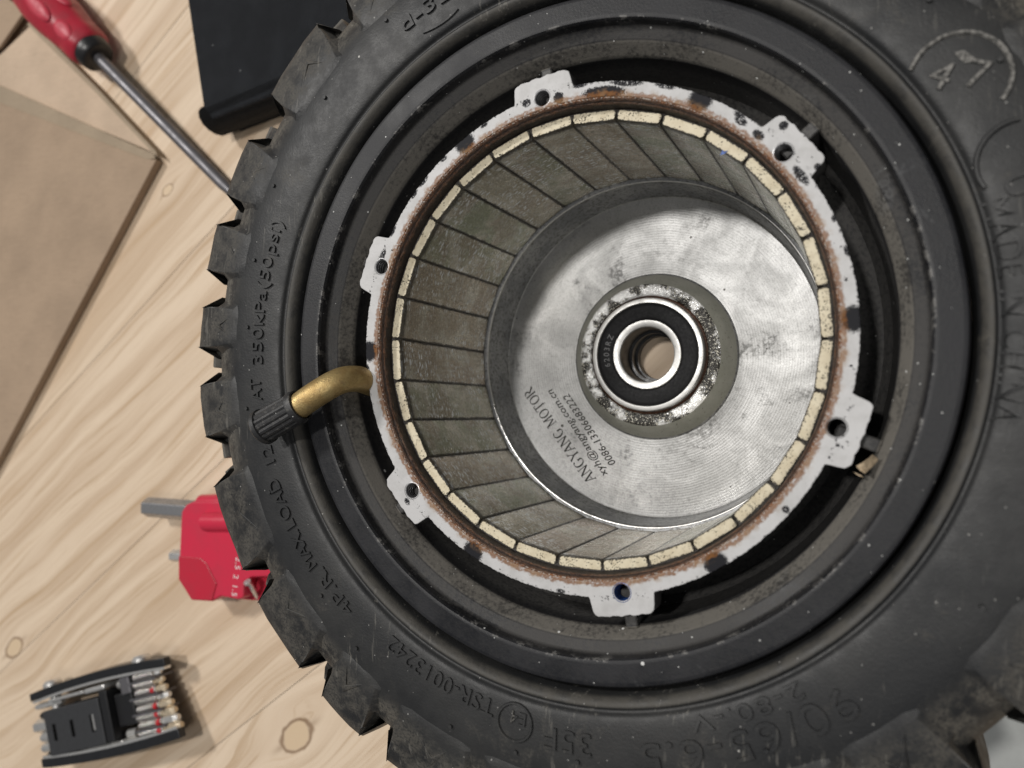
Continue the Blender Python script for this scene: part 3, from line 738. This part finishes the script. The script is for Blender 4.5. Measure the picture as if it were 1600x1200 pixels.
# end cover: wall, machined face, boss
cover = wpart('end_cover', lathe([(29.6, -79.3), (30.2, -79.75), (33, -79.9), (45, -79.9), (58.0, -79.9), (58.25, -79.7)], 220), wheel, DISC, smooth=30)
wpart('cover_wall', lathe([(58.25, -79.7), (58.6, -78.5), (59.3, -66.4), (59.6, -65.0), (60.2, -64.5), (61.5, -64.4)], 220), cover, WALL, smooth=50)
def mat_edge(): return SHINE
wpart('wall_lip', lathe([(59.66, -64.75), (59.85, -64.42), (60.05, -64.38)], 220), cover, SHINE)
wpart('bearing_boss', lathe([(29.75, -79.35), (29.4, -78.6), (28.9, -77.7), (28.2, -76.4), (26.6, -73.4), (25.2, -71.7)], 160), cover, BOSS, smooth=60)
wpart('boss_edge', lathe([(30.1, -79.72), (29.95, -79.15), (29.6, -78.95)], 160), cover, WALL, smooth=60)
rc = random.Random(8); jc = {}
def jcr(i, j):
    if (i, j) not in jc: jc[(i, j)] = (rc.uniform(-.15, .15), rc.uniform(-.22, .22)) if 0 < j < 6 else (0, 0)
    return jc[(i, j)]
wpart('bearing_seat', lathe([(25.25, -71.75), (24.6, -71.2), (23.6, -71.1), (22.6, -71.3), (21.7, -71.1), (21.2, -71.6), (20.8, -72.8)], 220, jcr), cover, CRUST, smooth=70)
wpart('seat_gap', lathe([(21.0, -71.9), (20.6, -72.6), (20.0, -72.6)], 120), cover, GRIME)
# ball bearing
brg = wpart('bearing', lathe([(20.05, -80), (20.05, -69.7), (19.75, -69.1), (19.3, -69.0), (18.35, -69.0), (18.15, -69.25), (18.1, -70.2)], 160), wheel, STEEL, smooth=40)
wpart('seal', lathe([(18.15, -69.75), (17.6, -69.35), (16.8, -69.25), (13.4, -69.25), (12.6, -69.4), (12.25, -69.8)], 140), brg, SEAL, smooth=50)
wpart('inner_race', lathe([(12.3, -70.2), (12.25, -69.2), (12.05, -69.0), (10.35, -69.0), (9.85, -69.25), (9.62, -69.8)], 128), brg, STEEL, smooth=40)
wpart('bore_shade_sleeve', lathe([(9.62, -69.8), (9.6, -80.9), (8.6, -81.0), (8.6, -83.0), (8.9, -83.1), (8.9, -86.5), (8.0, -86.6), (8.0, -90.5), (14, -90.6)], 96), brg, BLKPL, smooth=30)  # black stands in for the bore's shade; narrow foot cuts light on the bench
wpart('seal_lettering', arc_text('6203RZ', 196.5, 13.75, 2.9, 0.05, 1.35, surf=lambda r: -69.22, lift=0.02), brg, SEALTEXT, smooth=0)

# engraved maker's lines on the machined face
GL = {}
def serif_word(s, size):
    """roman capitals drawn as thick and thin strokes with serifs"""
    G = {'A': (0.72, [(0.02, 0, .36, 1, .07), (.36, 1, .68, 0, .15), (.15, .34, .55, .34, .06)], [(.02, 0), (.68, 0)]),
         'N': (0.78, [(.10, 0, .10, 1, .07), (.10, 1, .66, 0, .15), (.66, 0, .66, 1, .07)], [(.10, 0), (.08, 1), (.66, 1)]),
         'Y': (0.70, [(.04, 1, .36, .46, .14), (.66, 1, .36, .46, .07), (.36, .48, .36, 0, .14)], [(.04, 1), (.66, 1), (.36, 0)]),
         'M': (0.92, [(.10, 0, .12, 1, .07), (.12, 1, .44, .08, .14), (.44, .08, .78, 1, .07), (.78, 1, .80, 0, .14)], [(.10, 0), (.10, 1), (.80, 1), (.80, 0)]),
         'T': (0.68, [(.04, 1, .64, 1, .08), (.34, 1, .34, 0, .14), (.04, 1, .02, .80, .06), (.64, 1, .66, .80, .06)], [(.34, 0)]),
         'R': (0.74, [(.12, 0, .12, 1, .14), (.34, .50, .68, 0, .14)], [(.12, 0), (.70, 0), (.08, 1)]),
         'O': (0.76, [], []), 'G': (0.78, [(.62, .40, .62, .08, .13), (.50, .42, .74, .42, .06)], []), ' ': (0.36, [], [])}
    arcs = {'O': [(.38, .5, .33, .5, 0, 360)], 'G': [(.40, .5, .34, .5, 42, 318)], 'R': [(.30, .76, .28, .25, -95, 95)]}
    vs, fs = [], []; x = 0
    def quad(x0, y0, x1, y1, w):
        d = Vector((x1-x0, y1-y0)); d.normalize(); n = Vector((-d.y, d.x))*w/2
        b = len(vs)
        for px, py in ((x0-n.x, y0-n.y), (x1-n.x, y1-n.y), (x1+n.x, y1+n.y), (x0+n.x, y0+n.y)): vs.append((px*size, py*size, 0))
        fs.append((b, b+1, b+2, b+3))
    for ch in s:
        adv, st, se = G[ch]
        for (x0, y0, x1, y1, w) in st: quad(x+x0, y0, x+x1, y1, w)
        for (sx, sy) in se: quad(x+sx-.12, sy, x+sx+.12, sy, .055)
        for (cx, cy, ax, ay, t0, t1) in arcs.get(ch, []):
            n = 14
            for k in range(n):
                ta, tb = math.radians(t0+(t1-t0)*k/n), math.radians(t0+(t1-t0)*(k+1)/n)
                w = .06+.09*abs(math.cos((ta+tb)/2))
                quad(x+cx+ax*math.cos(ta), cy+ay*math.sin(ta), x+cx+ax*math.cos(tb), cy+ay*math.sin(tb), w)
        x += adv+.09
    return vs, fs, (x-.09)*size
def engrave(s, p0, p1, size, serif):
    a, b = P(*p0, -79.9), P(*p1, -79.9)
    d = (b-a); L = d.length; d.normalize(); n = Vector((-d.y, d.x, 0))
    if serif: vs, fs, w = serif_word(s, size)
    else:
        vs, fs = text_mesh(s, size, 0, 0.22, 0.011*size, 1.03); w = max(v[0] for v in vs)
    k = L/w
    out = [tuple(a+d*(x*k)+n*y+Vector((0, 0, 0.05 + i*2e-6))) for i, (x, y, z) in enumerate(vs)]
    wpart('engraved_lettering', (out, fs), cover, INK, smooth=0)
engrave('ANGYANG MOTOR', (931, 747), (830, 604), 4.1, True)
engrave('xyh@angyang.com.cn', (950, 741), (862, 607), 4.0, False)
engrave('0086-13306683222', (963, 724), (888, 614), 4.0, False)

# valve stem and its cap
vp = [P(592, 603, -9), P(580, 599, -5), P(558, 592, 2.5), P(532, 595, 8.5), P(500, 612, 12.0), P(468, 634, 13.2), P(440, 652, 13.4)]
vpts = spline(vp, 7)
stem = wpart('valve_stem', tube(vpts, 4.0, 24), wheel, BRASS, smooth=60)
d = (P(402, 672, 13.4)-P(462, 637, 13.2)).normalized(); a = P(470, 633, 13.2); L = 16.6
cu, cv = frame(d)
cvs, cfs = [], []; seg = 48
stages = [(0, 4.35, 0), (0.1, 4.9, 0), (1.6, 5.3, 0), (2.1, 5.25, 0), (2.3, 4.95, .35), (L-2.2, 5.15, .4), (L-2.0, 5.6, 0), (L-0.6, 5.65, 0), (L, 5.2, 0), (L+0.05, 3.6, 0), (L-1.2, 3.3, 0), (L-1.2, 0.05, 0)]
for (t, r, rib) in stages:
    for k in range(seg):
        q = r-(rib if k % 3 == 0 else 0); an = 2*PI*k/seg
        cvs.append(tuple(a+d*t+cu*(q*math.cos(an))+cv*(q*math.sin(an))))
for i in range(len(stages)-1):
    for k in range(seg): cfs.append((i*seg+k, i*seg+(k+1) % seg, (i+1)*seg+(k+1) % seg, (i+1)*seg+k))
wpart('valve_cap', (cvs, cfs), stem, CAPM, smooth=35)

# ------------------------------------------------------------------ small debris in the rim
cc = P(1357, 724, 0)
chip = thing('wood_chip', (cc.x, cc.y, -3), 'small curled beige chip lodged in the rim beside a right lug', 'debris')
rk = random.Random(3); pts = []
out = [(1337, 728), (1350, 722), (1364, 710), (1373, 718), (1366, 728), (1354, 737), (1352, 741), (1343, 735)]
tops = [P(x, y, -1.0+1.8*math.sin(i*1.3)) for i, (x, y) in enumerate(out)]
pobj('curl', *prism(tops, 1.0), chip, CHIPM, smooth=0, bevel=.25)
pobj('splinter', *prism([P(1333, 737, -2.2), P(1345, 742, -2.0), P(1349, 746, -2.2), P(1340, 743, -2.3)], .7), chip, CHIPM, smooth=0)

# ------------------------------------------------------------------ cardboard box
def at(px, py, h): return P(px, py, -ZT+h)
c = at(100, 450, 0)
cbx = thing('cardboard_box', (c.x, c.y, -ZT), 'brown flattened cardboard box with folded flaps under the screwdriver', 'box')
pobj('lid_panel', *prism([at(-90, 130, 4.6), at(0, 161, 4.8), at(229, 249, 5), at(244, 249, 5), at(0, 712, 4.6), at(-95, 890, 4.6)], 4.4), cbx, CARD, smooth=0, bevel=.4)
pobj('crease_strip', *prism([at(-60, 108, 4.0), at(0, 133, 4.2), at(240, 241, 4.6), at(243, 247, 4.6), at(229, 250, 4.5), at(0, 162, 4.3), at(-60, 140, 4.1)], 2.4), cbx, CARDEDGE, smooth=0, bevel=.3)
ip = [at(-60, 130, 4.5), at(2, 84, 4.4), at(52, 36, 4.4), at(150, 140, 3.6), at(238, 237, 4.2), at(118, 187, 1.2), at(0, 133, 3.2)]
vs, fs = [tuple(p) for p in ip], [(0, 1, 6), (1, 2, 5), (2, 3, 5), (3, 4, 5), (1, 5, 6)]
pobj('inner_panel', vs+[(x, y, z-1.1) for x, y, z in vs], fs+[tuple(i+7 for i in reversed(f)) for f in fs], cbx, CARDIN, smooth=0)
pobj('side_wall', *prism([at(42, 38, 5.6), at(48, 33, 5.6), at(151, 137, 5.6), at(243, 236, 5.6), at(246, 244, 5.6), at(240, 240, 5.6), at(147, 142, 5.6)], 5.5), cbx, CARDEDGE, smooth=0)
pobj('folded_flap', *prism([at(-70, -60, 8), at(24, -40, 7.6), at(36, 20, 7.2), at(0, 72, 7), at(-70, 130, 7)], 2.2), cbx, CARD, smooth=0, bevel=.3)

# ------------------------------------------------------------------ black case
c = at(420, 80, 0)
case = thing('fabric_case', (c.x, c.y, -ZT), 'black fabric case with ribbed trim half under the tyre at the top', 'case')
H = 20
pobj('case_body', *prism([at(283, -60, H), at(317, 172, H), at(330, 186, H), at(420, 150, H), at(620, 60, H), at(620, -60, H)], H-.2), case, FABRIC, smooth=0, bevel=1.6, bseg=3)
ra, rb = at(333, 190, 11), at(475, 132, 11); dd = (rb-ra); Ln = dd.length; dd.normalize()
rv, rf = [], []; seg = 14; nr = 88
uu, ww = frame(dd)
for i in range(nr+1):
    t = Ln*i/nr; r = 7.4+(0.9 if i % 2 else -0.9)
    if i == 0: r *= .7
    for k in range(seg):
        an = 2*PI*k/seg; rv.append(tuple(ra+dd*t+uu*(r*0.8*math.cos(an))+ww*(r*1.2*math.sin(an))))
for i in range(nr):
    for k in range(seg): rf.append((i*seg+k, i*seg+(k+1) % seg, (i+1)*seg+(k+1) % seg, (i+1)*seg+k))
rf.append(tuple(range(seg-1, -1, -1))); rf.append(tuple(nr*seg+k for k in range(seg)))
pobj('ribbed_trim', rv, rf, case, RIB, smooth=20)

# ------------------------------------------------------------------ screwdriver
s0, s1 = at(152, 88, 13.5), at(366, 305, 3.4)
ax = (s1-s0).normalized()
c = s0
scr = thing('screwdriver', (c.x, c.y, -ZT), 'red and black handled screwdriver with grey shaft reaching under the tyre', 'screwdriver')
def along(prof, seg=28, flute=0):
    u, v = frame(ax); vs, fs = [], []
    for t, r in prof:
        for k in range(seg):
            an = 2*PI*k/seg; q = r*(1-flute*(0.5+0.5*math.cos(6*an)) if flute else 1)
            vs.append(tuple(s0+ax*t+u*(q*math.cos(an))+v*(q*math.sin(an))))
    for i in range(len(prof)-1):
        for k in range(seg): fs.append((i*seg+k, i*seg+(k+1) % seg, (i+1)*seg+(k+1) % seg, (i+1)*seg+k))
    fs.append(tuple(range(seg-1, -1, -1))); fs.append(tuple((len(prof)-1)*seg+k for k in range(seg)))
    return vs, fs
pobj('shaft', *along([(-6, 3.0), ((s1-s0).length-9, 3.0), ((s1-s0).length-2, 2.2), ((s1-s0).length, 1.2)], 20), scr, SHAFT)
pobj('collar', *along([(1.6, 5.2), (1.4, 7.4), (0.4, 8.4), (-3, 9.0), (-6, 9.3)]), scr, BLKPL, smooth=50)
hp = spline([(-4.5, 9.2, 0), (-6, 10.4, 0), (-10, 11.2, 0), (-17, 11.2, 0), (-26, 12.0, 0), (-36, 13.0, 0), (-48, 13.2, 0), (-58, 12.2, 0), (-68, 11.0, 0)], 4)
hd = pobj('handle', *along([(p.x, p.y) for p in hp], 48, 0.05), scr, GRIP, smooth=60)
pobj('end_cap', *along([(-66, 11.6), (-68, 12.4), (-80, 12.9), (-92, 12.0), (-97, 8.0)], 32), scr, BLKPL, smooth=50)
u, v = frame(ax)
camdir = (CAM-s0).normalized(); nrm = (camdir-ax*camdir.dot(ax)).normalized(); sd = ax.cross(nrm)
for (t, sa, ln, wd_, rr_) in ((-36, .35, 11, 4.4, 13.0), (-16, .30, 7.5, 4.6, 11.2), (-36, -.75, 10, 4, 13.0)):
    vs, fs = [], []
    cdir = nrm*math.cos(sa)+sd*math.sin(sa); tdir = ax.cross(cdir)
    n = 20
    for ring_, (k, hgt) in enumerate(((1, -0.5), (.9, .3), (.6, .55))):
        for j in range(n):
            an = 2*PI*j/n; x = ln*k*math.cos(an); y = wd_*k*math.sin(an)
            rad = rr_+hgt; th = y/rr_
            vs.append(tuple(s0+ax*(t+x)+cdir*(rad*math.cos(th))+tdir*(rad*math.sin(th))))
    vs.append(tuple(s0+ax*t+cdir*(rr_+.6)))
    for r_ in range(2):
        for j in range(n): fs.append((r_*n+j, r_*n+(j+1) % n, (r_+1)*n+(j+1) % n, (r_+1)*n+j))
    for j in range(n): fs.append((2*n+j, 2*n+(j+1) % n, 3*n))
    pobj('grip_pad', vs, fs, hd, GRIPPAD, smooth=60)

# ------------------------------------------------------------------ red hex key holder
c = at(335, 860, 0)
hx = thing('hex_key_holder', (c.x, c.y, -ZT), 'bright red plastic hex key holder partly under the left of the tyre', 'tool holder')
T = 17
body = pobj('body', *prism([at(283, 800, T), at(290, 789, T), at(302, 783, T), at(470, 783, T), at(470, 900, T), at(392, 902, T), at(381, 910, T), at(380, 934, T), at(372, 937, T), at(345, 932, T), at(330, 940, T), at(298, 938, T), at(278, 905, T)], 15), hx, RED, smooth=0, bevel=.9, bseg=3)
pobj('hinge_plate', *prism([at(279, 869, T+.5), at(313, 872, T+.5), at(322, 880, T+.5), at(338, 912, T+.5), at(331, 938, T+.5), at(299, 937, T+.5), at(279, 905, T+.5)], 3), body, REDDARK, smooth=0, bevel=.3)
pobj('lower_plate', *prism([at(372, 900, 9), at(470, 885, 9), at(470, 940, 9), at(392, 938, 9), at(374, 936, 9)], 8), hx, REDDARK, smooth=0, bevel=.5)
pobj('pivot_tube', *tube([at(322, 815, T-.4), at(470, 815, T-.4)], 4.4, 20), body, RED, smooth=50)
pobj('pivot_end', *tube([at(320, 812, T-.2), at(321.5, 812, T-.2)], 2.0, 14), body, SHINE, smooth=50)
pobj('lug', *tube([at(316, 788, T-5), at(470, 783, T-5)], 4.6, 18), body, RED, smooth=50)
pobj('hex_key', *tube([at(231, 792, 9), at(320, 799, 9)], 5.0, 6), hx, THREAD, smooth=0, bevel=.3)
pobj('hex_key', *tube([at(270, 868, 8), at(300, 869, 8)], 3.0, 6), hx, SHINE, smooth=0, bevel=.2)
pobj('hex_key', *tube(spline([at(385, 910, T+1), at(390, 912, T), at(396, 922, T-3), at(404, 936, 7), at(413, 950, 3)], 5), 1.05, 10), hx, SHINE, smooth=60)
pobj('hex_key', *tube([at(386, 909, T+1.2), at(387.5, 911, T+.6)], 1.7, 12), hx, SHINE, smooth=60)
def flat_text(s, p, d, size, par, mat, zz, name='printed_number'):
    vs, fs = text_mesh(s, size, 0, 0, 0.0, 1.15)
    d = Vector((d.x, d.y, 0)).normalized(); n = Vector((-d.y, d.x, 0)); w = max(v[0] for v in vs)
    pobj(name, [tuple(p+d*(x-w/2)+n*(y-size*.35)+Vector((0, 0, zz))) for x, y, z in vs], fs, par, mat, smooth=0)
td = at(366, 935, T)-at(370, 885, T)
for s, q in (('1.5', (367, 922)), ('2', (369, 901)), ('2.5', (372, 880))):
    flat_text(s, at(q[0], q[1], T), td, 4.2, body, WHITEINK, 0.08)

# ------------------------------------------------------------------ folding multi-tool
ZH = 15
SLOTSHADE = simple('slot_shade_black', (0.003, 0.003, 0.003), 0.95, **{'Specular IOR Level': 0.05})  # flat black for the painted shade of the tool block's recesses
WARM = simple('wood_reflection_steel', (0.66, 0.55, 0.40), 0.3, 0.5, 0.5, 0.2); CHROME = simple('scratched_chrome', (0.80, 0.76, 0.72), 0.20, 1.0, 1.2, 0.5, 0.25)  # WARM: tan reflection of the wooden bench put into the steel colour
A0, A1 = at(44, 1083, ZH), at(256, 1031, ZH); B0 = at(64, 1204, ZH); B1 = at(277, 1152, ZH)
c = (A0+A1+B0+B1)/4
mt = thing('folding_multi_tool', (c.x, c.y, -ZT), 'folding bicycle multi tool with black side plates standing on its edge', 'multi tool')
U = ((A1-A0)+(B1-B0)).normalized(); U.z = 0; U.normalize()
V = ((B0-A0)+(B1-A1)); V.z = 0; V = (V-U*V.dot(U)).normalized()
LU = ((A1-A0).dot(U)+(B1-B0).dot(U))/2; WV = ((B0-A0).dot(V)+(B1-A1).dot(V))/2
O = (A0+B0)/2-V*WV/2; O.z = -ZT
def mtp(u, v, w): return O+U*u+V*v+Vector((0, 0, w))
def plate(v0, th, bulge, z0, z1, ins=0):
    vs, fs = [], []; n = 14
    for i in range(n+1):
        t = i/n; u = ins+(LU-2*ins)*t; b = bulge*(1-(2*t-1)**2)
        hh = 0
        zb = z0+(z1-z0-4.5)*max(0, abs(2*t-1)-.6)/.4; zt = z1-0.6*max(0, abs(2*t-1)-.85)/.15
        for (dv, zz) in ((0, zb), (th, zb), (th, zt), (0, zt)): vs.append(tuple(mtp(u, v0+b+dv, zz)))
    for i in range(n):
        for k in range(4): fs.append((i*4+k, i*4+(k+1) % 4, (i+1)*4+(k+1) % 4, (i+1)*4+k))
    fs += [(3, 2, 1, 0), (n*4, n*4+1, n*4+2, n*4+3)]
    return vs, fs
pobj('side_plate', *plate(0, 4.0, -2.2, 0.1, ZH), mt, ANOD, smooth=35, bevel=.4)
pobj('side_plate', *plate(WV-4.4, 4.4, 1.8, 0.1, ZH), mt, ANOD, smooth=35, bevel=.4)
pobj('liner', *plate(4.1, 1.2, -2.2, ZH-6, ZH-.4, 1.2), mt, SHINE, smooth=35)
pobj('liner', *plate(WV-5.7, 1.2, 1.8, ZH-6, ZH-.4, 1.2), mt, SHINE, smooth=35)
for u in (LU*.13, LU*.80):
    zc = ZH*.55
    pobj('bolt_head', *tube([mtp(u, 2, zc+1.5), mtp(u, -2.6, zc+1.5), mtp(u, -4.0, zc+1.5)], [4.6, 4.6, 3.4], 20), mt, SHINE, smooth=40)
    pobj('bolt', *tube([mtp(u, 3, zc+1), mtp(u, WV-3, zc+1)], 2.6, 12), mt, SHINE)
blk = pobj('socket_block', *box_pts(mtp(LU*.10, WV*.27, 3), U*(LU*.42), V*(WV*.60), (0, 0, ZH-2.2)), mt, SOCK, smooth=0, bevel=.5)
pobj('block_shoulder', *box_pts(mtp(LU*.525, WV*.20, 3), U*(LU*.055), V*(WV*.66), (0, 0, ZH-2.6)), mt, BLKPL, smooth=0, bevel=.5)
pobj('block_neck', *box_pts(mtp(LU*.585, WV*.30, 3), U*(LU*.13), V*(WV*.42), (0, 0, ZH-6)), mt, BLKPL, smooth=0, bevel=.8)
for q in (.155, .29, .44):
    pobj('slot_shade', *box_pts(mtp(LU*q, WV*.46, ZH+.70), U*2.4, V*8.4, (0, 0, .16)), blk, SLOTSHADE, smooth=0)  # raised black box standing in for the shade inside a recess
pobj('slot_blade', *box_pts(mtp(LU*.44+2.0, WV*.46, ZH+.80), U*1.0, V*7.6, (0, 0, .25)), blk, SHINE, smooth=0)
# stubs of the folded tools at the left end
for i, (v, r, du, mt_, sg) in enumerate(((.20, 1.8, -1.5, SHINE, 6), (.33, 2.0, 1.5, BLKPL, 8), (.46, 3.6, -4.0, SHINE, 6), (.62, 2.6, -1.0, SHINE, 12), (.76, 2.6, -1.5, SHINE, 12), (.88, 2.0, 0.5, BLKPL, 8))):
    pobj('folded_tool', *tube([mtp(du, WV*v, ZH-4.5), mtp(du+2, WV*v, ZH-4.2), mtp(LU*.2, WV*v, ZH-4.6)], [r*.7, r, r], sg), mt, mt_, smooth=30)
# fan of flat driver roots at the right end
nb = 8
for i in range(nb):
    v = WV*(.155+.70*i/(nb-1)); bigr = 1.0+.5*i/nb
    tl = pobj('driver_root', *tube([mtp(LU*(.765-.004*i), v, ZH-2.6+(i % 2)*.5), mtp(LU*.90, v, ZH-2.7+(i % 2)*.5)], 1.9, 16), mt, CHROME, smooth=50, bevel=.3)
    if i % 2 == 0:
        pobj('spacer', *box_pts(mtp(LU*.725, v+1.7, 4), U*(LU*.20), V*.9, (0, 0, ZH-4.2)), mt, SHAFT, smooth=0)
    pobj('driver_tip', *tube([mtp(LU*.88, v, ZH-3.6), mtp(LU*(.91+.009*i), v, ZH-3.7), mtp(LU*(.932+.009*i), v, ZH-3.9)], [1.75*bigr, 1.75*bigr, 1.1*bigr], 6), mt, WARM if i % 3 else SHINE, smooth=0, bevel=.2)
    if i > 1:
        pobj('size_mark', *tube([mtp(LU*.868, v, ZH-2.4+.45*bigr), mtp(LU*.89, v, ZH-2.4+.45*bigr)], 1.25*bigr, 10), tl, REDDOT, smooth=40)
pobj('centre_pin', *box_pts(mtp(LU*.66, WV*.10, 4), U*7, V*8.5, (0, 0, ZH-5.5)), mt, SHAFT, smooth=0, bevel=.8)
for q in (.17, .82):
    pobj('block_screw', *tube([mtp(LU*.60, WV*(q+.02), ZH-7), mtp(LU*.66, WV*(q+.02), ZH-7)], 2.4, 12), mt, SHINE, smooth=40)
pobj('folded_blade', *box_pts(mtp(LU*.13, WV*.135, 5), U*(LU*.27), V*1.6, (0, 0, ZH-6)), mt, SHINE, smooth=0, bevel=.5)
pobj('folded_blade', *box_pts(mtp(LU*.42, WV*.125, 5), U*(LU*.15), V*2.4, (0, 0, ZH-5)), mt, SHINE, smooth=0, bevel=.8)
pobj('folded_blade', *box_pts(mtp(LU*.30, WV*.875, 5), U*(LU*.3), V*1.4, (0, 0, ZH-7)), mt, SHINE, smooth=0, bevel=.5)

# ------------------------------------------------------------------ pale sheet in the lower right corner
c = at(1580, 1180, 0)
sh = thing('plastic_sheet', (c.x, c.y, -ZT), 'pale grey sheet lying on the bench at the lower right behind the tyre', 'sheet')
pobj('sheet', *prism([at(1400, 1240, 3), at(1440, 1120, 3), at(1660, 1090, 3), at(1720, 1240, 3.4), at(1680, 1330, 3), at(1450, 1330, 3)], 2.8), sh, SHEET, smooth=0, bevel=.3)
